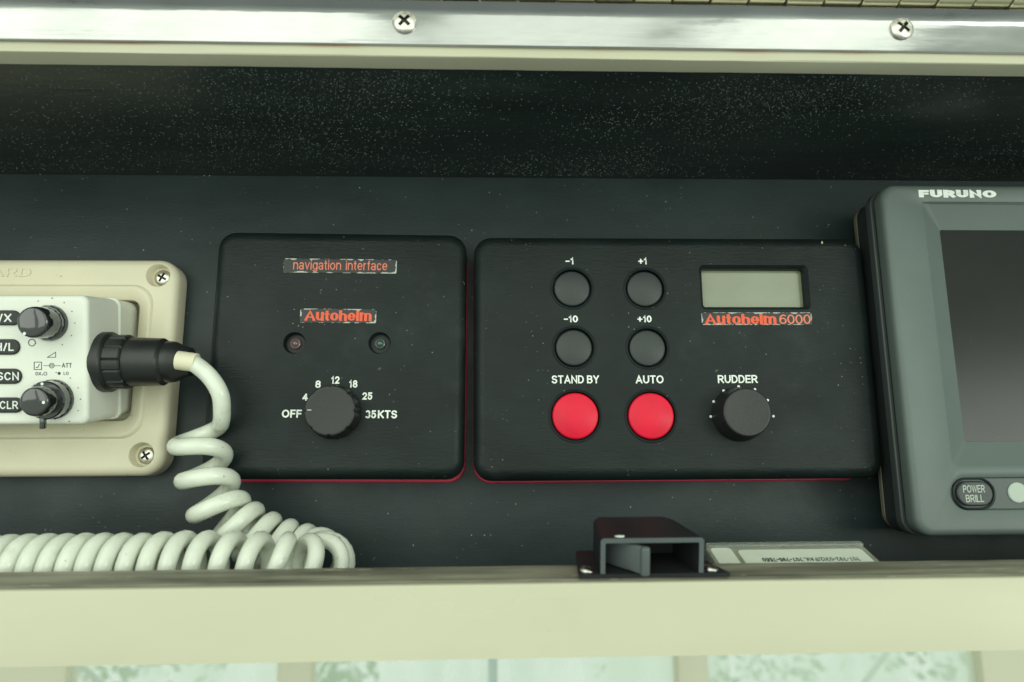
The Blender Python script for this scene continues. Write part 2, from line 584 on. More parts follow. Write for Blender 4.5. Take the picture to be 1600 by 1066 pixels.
def text_at(fr, parent, name, s, px, py, wpx, hpx, m, depth, **k):
    x, z = fr.l(px, py, depth)
    H = fr.l(px, py-hpx/2, depth)[1]-fr.l(px, py+hpx/2, depth)[1]
    return lettering(name, s, parent, (x, z), H, m, depth=depth, width=fr.wid(px, py, wpx, depth), **k)


# ================================================================== the recess (setting)
ZC = 0.1526      # ceiling height
YF = -0.103      # where the black ceiling ends behind the lip
XL, XR = -0.62, 0.62
ZFL = -0.048     # recess floor
bm = NB()
box(bm, XL, XR, 0.0, 0.018, ZFL-0.012, ZC+0.03)
tag(obj('back_panel', bm, M_panel), 'black painted back panel that carries the instruments', kind='structure')
bm = NB()
box(bm, XL, XR, YF, -0.0005, ZC, ZC+0.028)
tag(obj('recess_ceiling', bm, M_ceil), 'black painted underside of the recess beaded with water', kind='structure')
bm = NB()
box(bm, XL, XR, -0.0835, -0.0005, ZFL-0.0105, ZFL)
tag(obj('recess_floor', bm, M_panel), kind='structure')


def extrude_x(prof, x0, x1, nx=1, wob=None):
    bm = NB()
    prev = None
    for i in range(nx+1):
        x = x0+(x1-x0)*i/nx
        cur = [bm.verts.new((x, y+(wob(x, j)[0] if wob else 0), z+(wob(x, j)[1] if wob else 0))) for j, (y, z) in enumerate(prof)]
        if prev:
            n = len(cur)
            for k in range(n):
                bm.faces.new((prev[k], prev[(k+1) % n], cur[(k+1) % n], cur[k]))
        else:
            bm.faces.new(cur)
        prev = cur
    bm.faces.new(prev)
    return bm


# upper lip: cream moulding whose front face carries the hinge
YL = -0.1115
prof = [(YF-0.0002, ZC+0.03), (YF-0.0002, ZC-0.0004)]
for k in range(5):
    a = math.pi/2*k/4
    prof.append((YL+0.0005-0.0005*math.sin(a), ZC-0.0004+0.0005-0.0005*math.cos(a)))
prof += [(YL, ZC+0.03)]
ul = tag(obj('upper_lip', extrude_x(prof, XL, XR, 120, lambda x, j: (0.00012*math.sin(x*31+j), 0.00018*mnoise.noise(Vector((x*60, j*.1, 3))))), M_gelcoat), kind='structure')

def rust_band(m, zt, h):
    nt = m.node_tree
    N, L = nt.nodes, nt.links
    b = N['Principled BSDF']
    tc = N.new('ShaderNodeTexCoord')
    sp = N.new('ShaderNodeSeparateXYZ')
    L.new(tc.outputs['Object'], sp.inputs[0])
    a = N.new('ShaderNodeMapRange')
    a.inputs[1].default_value, a.inputs[2].default_value = zt-h, zt
    L.new(sp.outputs[2], a.inputs[0])
    mp = N.new('ShaderNodeMapping')
    mp.inputs['Scale'].default_value = (1, 1, 4)
    L.new(tc.outputs['Object'], mp.inputs[0])
    t = N.new('ShaderNodeTexNoise')
    t.inputs['Scale'].default_value = 26
    t.inputs['Detail'].default_value = 5
    L.new(mp.outputs[0], t.inputs['Vector'])
    q = N.new('ShaderNodeMapRange')
    q.inputs[1].default_value, q.inputs[2].default_value = 0.50, 0.68
    L.new(t.outputs['Fac'], q.inputs[0])
    mu = N.new('ShaderNodeMath')
    mu.operation = 'MULTIPLY'
    L.new(a.outputs[0], mu.inputs[0])
    L.new(q.outputs[0], mu.inputs[1])
    mx = N.new('ShaderNodeMix')
    mx.data_type = 'RGBA'
    old = b.inputs['Base Color'].links[0].from_socket
    L.new(mu.outputs[0], mx.inputs[0])
    L.new(old, mx.inputs[6])
    mx.inputs[7].default_value = (0.36, 0.13, 0.03, 1)
    L.new(mx.outputs[2], b.inputs['Base Color'])


M_gelrust = M_gelcoat.copy()
M_gelrust.name = 'cream_gelcoat_rusty'
rust_band(M_gelrust, at(800, 72, YL).z, 0.0022)
ul.data.materials[0] = M_gelrust

# lower lip: worn top edge, cream front
ztf, ztb, zb = -0.0345, -0.0310, -0.0586
prof_front = [(-0.0990, zb)]
prof_front += [(-0.1030, zb+0.0004)]
prof_front += [(-0.1030, ztf-0.0012), (-0.1027, ztf-0.0004), (-0.1018, ztf)]
prof_front += [(-0.0990, ztf+0.0002)]
tag(obj('lower_lip', extrude_x(prof_front, XL, XR, 1), M_gelcoat), kind='structure')
M_worn = mat('worn_grey_wood', (0.21, 0.20, 0.15), 0.45, 0.4, bump=(160, 0.9, (0.12, 1.5, 1)), var=(160, 0.55, (0.10, 1, 1)),
             stain=[(60, 0.60, 0.72, (0.36, 0.345, 0.26), (0.12, 1, 1)), (260, 0.62, 0.68, (0.46, 0.45, 0.34), (0.25, 1, 1)), (45, 0.66, 0.76, (0.10, 0.09, 0.065), (0.2, 1, 1))])
prof_top = [(-0.0990, zb+0.0002), (-0.0990, ztf+0.0004), (-0.1005, ztf+0.0006), (-0.0985, ztf+0.0010), (-0.0850, ztb-0.0004), (-0.0836, ztb-0.0016), (-0.0836, zb+0.0002)]
prof_top = [(-0.0988, zb+0.0002), (-0.0988, ztf+0.0001), (-0.1013, ztf+0.0002), (-0.1008, ztf+0.0008), (-0.0850, ztb), (-0.0837, ztb-0.0012), (-0.0837, zb+0.0002)]
tag(obj('ledge_top', extrude_x(prof_top, XL, XR, 150, lambda x, j: (0.0, 0.00012*mnoise.noise(Vector((x*80, j*.4, 1))) if 1 < j < 5 else 0.0)), M_worn), 'worn greyish brown wooden top edge of the lower lip', kind='structure')

# water drops on the ceiling
bm = NB()
cnt = 0
for i in range(90000):
    x = random.uniform(-0.30, 0.32)
    y = random.uniform(YF+0.002, -0.003)
    d = 0.5+0.5*mnoise.noise(Vector((x*9, y*20, 0.3)))
    d2 = 0.5+0.5*mnoise.noise(Vector((x*35, y*60, 5.3)))
    px = (x+0.02)/0.14
    env = 0.5+0.6*math.exp(-((x-0.045)/0.11)**2) - 0.25*math.exp(-((x+0.15)/0.03)**2)
    if random.random() > max(0.0, (d-0.16))*1.5*env*(0.35+0.8*d2):
        continue
    r = 0.00011+0.00026*random.random()**2.4
    cnt += 1
    if cnt > 16000:
        break
    n = 7
    top = bm.verts.new((x, y, ZC-r*0.62))
    R0 = []
    R1 = []
    sx = random.uniform(0.85, 1.25)
    for k in range(n):
        a = 2*math.pi*k/n
        R0.append(bm.verts.new((x+r*sx*math.cos(a), y+r*math.sin(a), ZC+0.00002)))
        R1.append(bm.verts.new((x+r*sx*0.68*math.cos(a), y+r*0.68*math.sin(a), ZC-r*0.46)))
    for k in range(n):
        j = (k+1) % n
        bm.faces.new((R0[k], R0[j], R1[j], R1[k]))
        bm.faces.new((R1[k], R1[j], top))
tag(obj('water_droplets', bm, M_water, None, 180), 'beads of condensation hanging under the black recess ceiling', 'water', kind='stuff')

# ================================================================== piano hinge on the upper lip
fr = Frame((0.0, YL, ZC+0.012))
hinge = empty('piano_hinge', fr, 'bright stainless piano hinge screwed along the cream upper lip', 'hinge')
zl0 = fr.l(800, 72.5, 0.0012)[1]
zl1 = fr.l(800, 33, 0.0012)[1]
zk = fr.l(1480, 13, 0.004)[1]
prof = [(-0.0002, zl0), (-0.0011, zl0-0.0001), (-0.0014, zl0+0.0003), (-0.0014, zl1-0.0010)]
for k in range(1, 7):
    a = math.radians(70)*k/6
    prof.append((-0.0014-0.0062*(1-math.cos(a)), zl1-0.0010+0.0062*math.sin(a)))
yk, zz = prof[-1]
prof += [(yk+0.0010, zz+0.0012)]
for k in range(5, -1, -1):
    a = math.radians(70)*k/6
    prof.append((-0.0002-0.0062*(1-math.cos(a)), zl1-0.0002+0.0062*math.sin(a)))
obj('leaf', extrude_x(prof, XL, XR, 60, lambda x, j: (0.00010*mnoise.noise(Vector((x*14, 0, j*.3))), 0.0001*mnoise.noise(Vector((x*30, 2, j*.1))))), M_steel, hinge, 25)
M_knuckle = mat('brassy_knuckle', (0.66, 0.62, 0.42), 0.3, metal=0.85, bump=(300, 0.3, (0.2, 1, 1)), var=(60, 0.12, (0.3, 1, 1)))
rk = 0.0046
pitch = 0.0142
b0 = NB()
L_ = pitch/2-0.00035
tube(b0, [Vector((x, 0, 0)) for x in (-L_, -L_+0.0003, L_-0.0003, L_)], lambda t: rk if 0.1 < t < 0.9 else rk-0.0003, 28)
KN = mesh_of(b0, 'knuckle')
KN.materials.append(M_knuckle)
xk0 = fr.l(1347, 6, 0.006)[0]+pitch/2
for i in range(-22, 7):
    o = obj('knuckle', KN, None, hinge)
    o.location = (xk0+i*pitch, -0.0052, zk+rk+(0.0003 if i % 2 else 0.0))
bm = NB()
tube(bm, [Vector((XL*.6, -0.0052, zk+rk)), Vector((XR*.6, -0.0052, zk+rk))], 0.0022, 12)
obj('hinge_pin', bm, M_screw, hinge)
for px, py, ro in ((632, 35, 0.75), (1409, 45, 0.7)):
    x, z = fr.l(px, py, 0.0018)
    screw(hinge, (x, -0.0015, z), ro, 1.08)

# ================================================================== the left-hand instrument
def housing(name, x0, x1, z0, z1, d0, d1, rc, rf, parent, cutters=()):
    b = slab(x0, x1, z0, z1, rc, d0, d1, rf, 8, 6)
    if cutters:
        return obj(name, cut(b, list(cutters)), M_unit, parent)
    return obj(name, b, M_unit, parent)


UD = 0.022
fr = Frame((-0.067, 0, 0.058), ry=math.radians(0.55))
nav = empty('navigation_interface', fr, 'square black instrument box with one knob, two small lamps and orange lettering', 'instrument')
hx, hz = 0.0575, 0.0560
XA, ZA = 0.0022, 0.0018
x_led = [fr.l(460, 536, UD), fr.l(593, 536, UD)]
cut_led = [lathe(x, z, [(0.0046, UD-0.0035), (0.0050, UD-0.0004), (0.0056, UD+0.0010)], 32) for x, z in x_led]
housing('housing', -hx-XA, hx+0.0003, -hz-0.0020, hz+ZA, 0.0036, UD, 0.0085, 0.0052, nav, cut_led)
obj('gasket', slab(-hx-XA+0.001, hx+0.0009, -hz-0.0034, hz-0.0012, 0.0085, 0.0004, 0.0034, 0.0006), M_rubber, nav)


def worn_plate(name, parent, x0, x1, z0, z1, d):
    """thin black name plate with chipped white edges"""
    w_, h_ = x1-x0, z1-z0
    m = bpy.data.materials.new('chipped_plate')
    m.use_nodes = True
    nt = m.node_tree
    N, L = nt.nodes, nt.links
    b = N['Principled BSDF']
    b.inputs['Roughness'].default_value = 0.4
    tc = N.new('ShaderNodeTexCoord')
    sp = N.new('ShaderNodeSeparateXYZ')
    L.new(tc.outputs['Object'], sp.inputs[0])

    def math_(op, a, c):
        n = N.new('ShaderNodeMath')
        n.operation = op
        for i, v in enumerate((a, c)):
            if isinstance(v, (int, float)):
                n.inputs[i].default_value = v
            else:
                L.new(v, n.inputs[i])
        return n.outputs[0]
    ax = math_('ABSOLUTE', math_('SUBTRACT', sp.outputs[0], (x0+x1)/2), 0)
    az = math_('ABSOLUTE', math_('SUBTRACT', sp.outputs[2], (z0+z1)/2), 0)
    ex = math_('SUBTRACT', w_/2, ax)
    ez = math_('SUBTRACT', h_/2, az)
    e = math_('MINIMUM', ex, ez)
    t = N.new('ShaderNodeTexNoise')
    t.inputs['Scale'].default_value = 330
    t.inputs['Detail'].default_value = 3
    L.new(tc.outputs['Object'], t.inputs['Vector'])
    wdt = math_('MULTIPLY', math_('SUBTRACT', t.outputs['Fac'], 0.45), 0.0034)
    f = math_('LESS_THAN', e, wdt)
    mx = N.new('ShaderNodeMix')
    mx.data_type = 'RGBA'
    L.new(f, mx.inputs[0])
    mx.inputs[6].default_value = (0.012, 0.013, 0.013, 1)
    mx.inputs[7].default_value = (0.42, 0.46, 0.40, 1)
    L.new(mx.outputs[2], b.inputs['Base Color'])
    return obj(name, slab(x0, x1, z0, z1, 0.0008, d-0.0001, d+0.00035, 0.0001, 4, 2), m, parent)


def rect_px(fr, x0, x1, y0, y1, d):
    a = fr.l(x0, (y0+y1)/2, d)[0], fr.l(x1, (y0+y1)/2, d)[0]
    b = fr.l((x0+x1)/2, y1, d)[1], fr.l((x0+x1)/2, y0, d)[1]
    return a[0], a[1], b[0], b[1]


pl = worn_plate('title_plate', nav, *rect_px(fr, 443, 620, 405, 427, UD), UD)
text_at(fr, pl, 'lettering', 'navigation interface', 532, 414.5, 147, 15, M_orange_pale, UD+0.00035, w=0.105, gap=0.10, sp=0.40)
pl = worn_plate('maker_plate', nav, *rect_px(fr, 469, 588, 483, 505, UD), UD)
text_at(fr, pl, 'lettering', 'Autohelm', 528.5, 493.5, 105, 15, M_orange, UD+0.00035, w=0.23, wh=0.125, gap=0.04, xh=1.10)
for (x, z), m in zip(x_led, (M_led_r, M_led_g)):
    w = obj('lamp_well', lathe(x, z, [(0.0045, UD-0.0036), (0.0045, UD-0.0030), (0.0040, UD-0.0029)], 28), M_well, nav)
    obj('indicator_lamp', dome(0.0026, UD-0.003, UD-0.0012, 0.0012, 0.0008, 28, x, z), m, nav)
for s, px, py, wp in (('OFF', 456, 646.5, 31), ('4', 477, 620.5, 8.5), ('8', 497, 600.5, 8.5), ('12', 524, 594, 13), ('18', 552, 600, 13), ('25', 574, 619, 15.5), ('35', 579.5, 647.5, 16.5), ('KTS', 605.5, 647.5, 30)):
    text_at(fr, nav, 'speed_mark', s, px, py, wp, 11.5 if s not in ('OFF', '35', 'KTS') else 12.5, M_white, UD, w=0.19, gap=0.10)


def knob(fr, parent, pbase, rb, ptip, rt, d0, h, flutes, m, tick=None, depth_fl=0.05, name='knob', phase=0.0):
    xb, zb_ = fr.l(pbase[0], pbase[1], d0)
    rb_, rt_ = fr.wid(pbase[0], pbase[1], rb, d0), fr.wid(ptip[0], ptip[1], rt, d0+h)
    def rf(a, d):
        if not flutes:
            return 1.0
        q = (a*flutes/(2*math.pi)+phase) % 1.0-0.5
        return 1.0-depth_fl*math.exp(-(q/0.07)**2)
    e = 0.0009
    prof = [(rb_*0.98, d0+0.0006), (rb_, d0+0.0009), (rb_*0.6+rt_*0.4, d0+h*0.45), (rt_, d0+h-e)]
    for k in range(1, 5):
        a = math.pi/2*k/4
        prof.append((rt_-e*(1-math.cos(a)), d0+h-e+e*math.sin(a)))
    prof.append((rt_-e-0.0006, d0+h))
    prof.append((rt_*0.80, d0+h-0.0001))
    o = obj(name, lathe(xb, zb_, prof, 96 if flutes else 48, rf if flutes else None), m, parent)
    return o, xb, zb_


KH = 0.0098
k1, xb, zb_ = knob(fr, nav, (522, 644.5), 42.5, (515.5, 640.5), 40.5, UD, KH, 8, M_knob, depth_fl=0.055, phase=0.5)
obj('pointer', slab(xb-0.0098, xb-0.0080, zb_+0.0000, zb_+0.00025, 0.0001, UD+KH-0.0002, UD+KH+0.00004), M_white, k1)

# ================================================================== autopilot control unit
fr = Frame((0.0893, 0, 0.0565))
ap = empty('autopilot_control', fr, 'wide black control box with two red buttons, four black buttons and display', 'control unit')
hx, hz = 0.0934, 0.0557
blk = [(894, 450.5), (1008, 451), (897, 543), (1012, 543.5)]
rdb = [(899, 650), (1017.5, 650)]
cuts = []
rB, rR = fr.wid(900, 500, 30.5, UD), fr.wid(900, 650, 38, UD)
for px, py in blk:
    x, z = fr.l(px, py, UD)
    cuts.append(lathe(x, z, [(rB, UD-0.004), (rB, UD-0.0003), (rB+0.0008, UD+0.0006)], 40))
for px, py in rdb:
    x, z = fr.l(px, py, UD)
    cuts.append(lathe(x, z, [(rR, UD-0.004), (rR, UD-0.0003), (rR+0.0008, UD+0.0006)], 44))
lx0, lx1, lz0, lz1 = rect_px(fr, 1093.5, 1265, 414, 484, UD)
dep = 0.0075
cb = NB()
stack(cb, [(rr(lx0+0.0016, lx1-0.0016, lz0+0.0016, lz1-0.0016, 0.0012), UD-dep), (rr(lx0+0.0016, lx1-0.0016, lz0+0.0016, lz1-0.0016, 0.0012), UD-0.0016), (rr(lx0, lx1, lz0, lz1, 0.0022), UD+0.0001), (rr(lx0, lx1, lz0, lz1, 0.0022), UD+0.003)], True, True)
cuts.append(cb)
housing('housing', -hx-0.001, hx+0.0017, -hz-0.0022, hz+0.0020, 0.0036, UD, 0.0085, 0.0052, ap, cuts)
obj('gasket', slab(-hx-0.0015, hx-0.0002, -hz-0.0031, hz-0.0012, 0.0085, 0.0004, 0.0034, 0.0006), M_rubber, ap)


def rim(x, z, r, name, parent):
    b = NB()
    prof = []
    for k in range(9):
        a = math.pi*k/8
        prof.append((r+0.00085+0.0004*math.cos(a), UD-0.0002+0.00055*math.sin(a)))
    lathe(x, z, prof, 44, None, b, False, False)
    return obj(name, b, M_unit, parent)


for (px, py), s, tx, ty, wp in zip(blk, ('-1', '+1', '-10', '+10'), (890, 1004, 892, 1007), (408, 408, 498.5, 498.5), (13, 13.5, 22, 22)):
    x, z = fr.l(px, py, UD)
    b = obj('push_button', dome(rB-0.0007, UD-0.0038, UD-0.0005, 0.0009, 0.0008, 40, x, z), M_btn, ap)
    rim(x, z, rB, 'button_rim', ap)
    text_at(fr, ap, 'button_mark', s, tx, ty, wp, 10.5, M_white, UD, w=0.18, gap=0.08)
for (px, py), s, tx, wp in zip(rdb, ('STAND BY', 'AUTO'), (899, 1015), (74, 43.5)):
    x, z = fr.l(px, py, UD)
    b = obj('red_push_button', dome(rR-0.0006, UD-0.0038, UD+0.0004, 0.0015, 0.0009, 48, x, z), M_red, ap)
    rim(x, z, rR, 'button_rim', ap)
    text_at(fr, ap, 'button_mark', s, tx, 593, wp, 12.5, M_white, UD, w=0.17, gap=0.09, sp=0.30)
disp = obj('display', slab(lx0+0.0014, lx1-0.0014, lz0+0.0014, lz1-0.0014, 0.0012, UD-0.0074, UD-0.0050, 0.0002), M_lcd, ap)
pl = worn_plate('maker_plate', ap, *rect_px(fr, 1096, 1268, 488.5, 508, UD), UD)
text_at(fr, pl, 'lettering', 'Autohelm', 1157, 499, 112, 15, M_orange, UD+0.00035, w=0.23, wh=0.125, gap=0.04, xh=1.10)
text_at(fr, pl, 'lettering', '6000', 1242, 499, 49, 14.5, M_orange_pale, UD+0.00035, w=0.12, gap=0.06)
text_at(fr, ap, 'dial_title', 'RUDDER', 1152.5, 592.5, 62, 12.5, M_white, UD, w=0.17, gap=0.09)
for px, py in ((1110.5, 651), (1115, 627.5), (1130.5, 610.5), (1154, 604), (1179.5, 608.5), (1199.5, 625.5), (1208.5, 650.5)):
    x, z = fr.l(px, py, UD)
    obj('dial_dot', lathe(x, z, [(0.0006, UD-0.0001), (0.0006, UD+0.00008)], 14), M_white, ap)
k2, xb, zb_ = knob(fr, ap, (1154.5, 647.5), 42, (1167, 643.5), 38, UD, 0.0115, 0, M_knob)
obj('knob_skirt', lathe(xb, zb_, [(0.0125, UD+0.0002), (0.0124, UD+0.0012), (0.0118, UD+0.0016)], 40), M_knob, k2)
x, z = fr.l(1284, 379.5, UD-0.0005)
bm = NB()
bmesh.ops.create_icosphere(bm, subdivisions=1, radius=0.0006, matrix=Matrix.Translation((x, -UD+0.0002, z)) @ Matrix.Diagonal((0.8, 0.5, 1.3, 1)))
obj('crumb', bm, mat('crumb', (0.55, 0.48, 0.30), 0.8), ap)

# ================================================================== radio mounting plate
PD = 0.012
fr = Frame((-0.23, 0, 0.0535))
mp = empty('radio_mounting_plate', fr, 'cream plastic flush mounting plate screwed to the panel round the radio', 'mounting plate')
px0, px1, pz0, pz1 = -0.13, fr.l(266, 580, PD)[0], fr.l(200, 744, PD)[1], fr.l(200, 404, PD)[1]
rx1, rz0, rz1 = fr.l(232, 560, PD)[0], fr.l(150, 685, PD)[1], fr.l(150, 446, PD)[1]
ox1, oz0, oz1 = fr.l(206, 560, PD+0.002)[0], fr.l(150, 657, PD+0.002)[1], fr.l(150, 466, PD+0.002)[1]
bm = NB()
rings = [(rr(px0, px1, pz0, pz1, 0.010, 8), 0.0004)]
rf = 0.0042
for k in range(7):
    a = math.pi/2*k/6
    i = rf*(1-math.cos(a))
    rings.append((rr(px0+i, px1-i, pz0+i, pz1-i, 0.010-i*0.7, 8), PD-rf+rf*math.sin(a)))
i = rf+0.0003
rings.append((rr(px0+i, px1-i, pz0+i, pz1-i, 0.0067, 8), PD))
rings.append((rr(px0+0.012, rx1+0.0003, rz0-0.0003, rz1+0.0003, 0.0100, 8), PD))
for k in range(1, 5):
    a = math.pi/2*k/4
    i = 0.0012*(1-math.cos(a))
    rings.append((rr(px0+0.012+i, rx1-i, rz0+i, rz1-i, 0.0098, 8), PD+0.0014*math.sin(a)))
i = 0.0016
rings.append((rr(px0+0.012+i, rx1-i, rz0+i, rz1-i, 0.0096, 8), PD+0.0014))
rings.append((rr(px0+0.02, ox1+0.0008, oz0-0.0008, oz1+0.0008, 0.0050, 8), PD-0.0006))
rings.append((rr(px0+0.02, ox1, oz0, oz1, 0.0045, 8), PD-0.0016))
rings.append((rr(px0+0.02, ox1, oz0, oz1, 0.0045, 8), 0.0012))
stack(bm, rings, True, True)
wells = [fr.l(247, 430, PD), fr.l(221, 711, PD)]
cc = [lathe(x, z, [(0.0050, PD-0.0052), (0.0054, PD-0.0006), (0.0064, PD+0.0008)], 32) for x, z in wells]
plate = obj('plate', cut(bm, cc), M_cream, mp)
for (x, z), ro in zip(wells, (0.5, 0.95)):
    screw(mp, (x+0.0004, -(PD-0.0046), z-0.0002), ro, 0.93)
text_at(fr, mp, 'moulded_lettering', 'STANDARD', -36, 425.5, 170, 14, M_cream, PD, w=0.15, gap=0.16, thick=0.0004)

# ================================================================== the radio
org = at(130, 563, -0.0475)
fr = Frame(org, rx=math.radians(10.5))
rad = empty('marine_radio', fr, 'white marine radio with black labelled keys and two black knobs', 'radio')
bx1 = fr.l(137, 563, 0.0)[0]
bz0, bz1 = fr.l(60, 664, 0.0)[1], fr.l(60, 461, 0.0)[1]
bx0 = -0.16
bm = NB()
rings = [(rr(bx0, bx1-0.0010, bz0+0.0005, bz1-0.0005, 0.0045, 8), -0.046), (rr(bx0, bx1+0.0004, bz0, bz1, 0.004, 8), -0.020)]
for k in range(7):
    a = math.pi/2*k/6
    i = 0.0020*(1-math.cos(a))
    rings.append((rr(bx0+i, bx1-i, bz0+i, bz1-i, 0.0035, 8), -0.0020+0.0020*math.sin(a)))
rings.append((rr(bx0+0.003, bx1-0.0024, bz0+0.0024, bz1-0.0024, 0.0030, 8), 0.0))
stack(bm, rings, True, True)
obj('body', bm, M_radio, rad)
# seam ring between front moulding and chassis
bm = NB()
stack(bm, [(rr(bx0, bx1+0.0006, bz0-0.0003, bz1+0.0003, 0.004, 8), -0.0275), (rr(bx0, bx1+0.0009, bz0-0.0005, bz1+0.0005, 0.004, 8), -0.0272), (rr(bx0, bx1+0.0009, bz0-0.0005, bz1+0.0005, 0.004, 8), -0.0262), (rr(bx0, bx1+0.0005, bz0-0.0003, bz1+0.0003, 0.004, 8), -0.0258)], True, True)
obj('seam_band', bm, M_radio, rad)
M_key = mat('black_key', (0.020, 0.020, 0.019), 0.4, 0.5, bump=(900, 0.15))
for s, xr, y0, y1, tx, tw in (('WX', 33, 485, 508.5, 3, 30), ('H/L', 32, 530, 554.5, 7, 29), ('SCN', 35, 576, 600, 12.5, 34), ('CLR', 37, 621, 645, 14, 28.5)):
    x1, z0, z1 = fr.l(xr, (y0+y1)/2, 0)[0], fr.l(20, y1, 0)[1], fr.l(20, y0, 0)[1]
    k = obj('key', slab(x1-0.0225, x1, z0, z1, (z1-z0)/2*0.98, -0.0004, 0.0010, 0.0005, 8, 3), M_key, rad)
    text_at(fr, k, 'lettering', s, tx, (y0+y1)/2, tw, 12.5, M_white, 0.0010, w=0.15, gap=0.14)


def radio_knob(pb, rb, pt, rt, h, name, ring=None):
    xb, zb2 = fr.l(pb[0], pb[1], 0)
    rb_ = fr.wid(pb[0], pb[1], rb, 0)
    rt_ = fr.wid(pt[0], pt[1], rt, h)
    def rf(a, d):
        return 1.0-(0.03*(0.5+0.5*math.cos(a*16)) if d < h*0.8 and d > 0.0012 else 0)
    prof = [(rb_*1.0, 0.0001), (rb_*1.0, 0.0016), (rb_*0.93, 0.0024), (rt_*1.03, 0.0026), (rt_*1.03, h-0.0018)]
    for k in range(0, 5):
        a = math.pi/2*k/4
        prof.append((rt_-0.0012*(1-math.cos(a)), h-0.0012+0.0012*math.sin(a)))
    prof.append((rt_*0.45, h+0.0002))
    o = obj(name, lathe(xb, zb2, prof, 64, rf), M_gloss, rad)
    return o, xb, zb2, rt_


k, xb, zb2, rt_ = radio_knob((78, 505), 29, (57, 506), 25, 0.0125, 'volume_knob')
obj('pointer_dot', lathe(xb-0.0028, zb2-0.0045, [(0.0006, 0.0120), (0.0006, 0.01262)], 12), M_white, k)
k, xb, zb2, rt_ = radio_knob((84, 624), 32, (60, 631), 23.5, 0.0140, 'squelch_knob')
obj('knob_ring', lathe(xb, zb2, [(0.0079, 0.0020), (0.0079, 0.0058), (0.0074, 0.0064), (0.0056, 0.0064)], 48), M_gloss, k)
obj('pointer_dot', lathe(xb+0.0040, zb2-0.0002, [(0.0006, 0.0134), (0.0006, 0.01412)], 12), M_white, k)
obj('pointer_dot', lathe(xb-0.0010, zb2+0.0068, [(0.0006, 0.0062), (0.0006, 0.00655)], 12), M_white, k)
bm = NB()
box(bm, xb-0.0024, xb-0.0004, -0.0062, -0.0040, zb2-0.0118, zb2-0.0066)
obj('lever', bevel(bm, 0.0004), M_gloss, k)
for ctr, r, angs in (((78, 505), 39, (-125, -60, -30, 0, 28, 55, 85, 118)), ((84, 624), 42, (-55, -25, 0, 25, 52, 85, 115))):
    for a in angs:
        x, z = fr.l(ctr[0]+r*math.cos(math.radians(a)), ctr[1]-r*math.sin(math.radians(a)), 0)
        obj('dial_dot', lathe(x, z, [(0.00026, -0.0001), (0.00026, 0.00006)], 10), M_dark, rad)


def line_mark(name, pts, w, closed=False, lift=0.00006):
    b = NB()
    n = len(pts)
    P3 = [Vector((*fr.l(px, py, 0),)) for px, py in pts]
    for i in range(n if closed else n-1):
        p, q = P3[i], P3[(i+1) % n]
        d = (q-p).normalized()
        nn = Vector((-d.y, d.x))*w/2
        e = d*w/2
        dd = lift+i*0.000003
        f = [b.verts.new((v.x, -dd, v.y)) for v in (p-e+nn, q+e+nn, q+e-nn, p-e-nn)]
        g = [b.verts.new((v.x, 0.00004, v.y)) for v in (p-e+nn, q+e+nn, q+e-nn, p-e-nn)]
        b.faces.new(f)
        for a in range(4):
            b.faces.new((f[a], f[(a+1) % 4], g[(a+1) % 4], g[a]))
    return obj(name, b, M_dark, rad, 10)


def circ(cx, cy, r, n=18):
    return [(cx+r*math.cos(2*math.pi*i/n), cy+r*math.sin(2*math.pi*i/n)) for i in range(n)]


line_mark('circle_symbol', circ(50, 535.5, 5.3), 0.00032, True)
line_mark('wedge_symbol', [(74, 558.5), (87, 558.5), (87, 550.5)], 0.00026, True)
line_mark('square_symbol', [(53.5, 566), (65, 566), (65, 577.5), (53.5, 577.5)], 0.00030, True)
line_mark('slope_symbol', [(56.5, 574.5), (59.5, 574), (61.5, 569.5)], 0.00030)
line_mark('link_symbol', [(68, 571.5), (77, 571.5)], 0.00022)
line_mark('link_symbol', [(85, 571.5), (94.5, 571.5)], 0.00022)
line_mark('ring_symbol', circ(81, 571.5, 3.8), 0.00022, True)
line_mark('ring_symbol', circ(81, 571.5, 1.8, 12), 0.00022, True)
line_mark('circle_symbol', circ(71, 584, 2.4, 14), 0.00022, True)
text_at(fr, rad, 'symbol_lettering', 'ATT', 104.5, 571, 15.5, 7, M_dark, 0.0, w=0.16, gap=0.12)
text_at(fr, rad, 'symbol_lettering', 'DX', 60, 584, 8.5, 5, M_dark, 0.0, w=0.16, gap=0.14)
text_at(fr, rad, 'symbol_lettering', 'LO', 103.5, 583.5, 8, 5, M_dark, 0.0, w=0.16, gap=0.14)
x, z = fr.l(92.5, 583.5, 0)
obj('dot_symbol', lathe(x, z, [(0.00065, -0.0001), (0.00065, 0.00006)], 14), M_dark, rad)

# ================================================================== microphone cord with its plug
YP = -0.034
p_side = at(138, 560, -0.046)
XS = p_side.x
zc = at(200, 560, YP-0.010).z
frc = Frame((XS, YP, zc))
cord = empty('microphone_cord', frc, 'coiled greenish white microphone cord with black plug pushed into the radio', 'cord')


def sx_at(px, Y):
    return at(px, 560, Y).x - XS


def lathe_x(prof, seg=40, rf=None):
    """revolve about local x: prof of (x, r)"""
    b = NB()
    prev = None
    for x, r in prof:
        cur = []
        for i in range(seg):
            a = 2*math.pi*i/seg
            k = rf(a, x) if rf else 1
            cur.append(b.verts.new((x, r*k*math.cos(a), r*k*math.sin(a))))
        if prev:
            for i in range(seg):
                b.faces.new((prev[i], prev[(i+1) % seg], cur[(i+1) % seg], cur[i]))
        else:
            b.faces.new(cur)
        prev = cur
    b.faces.new(prev)
    return b


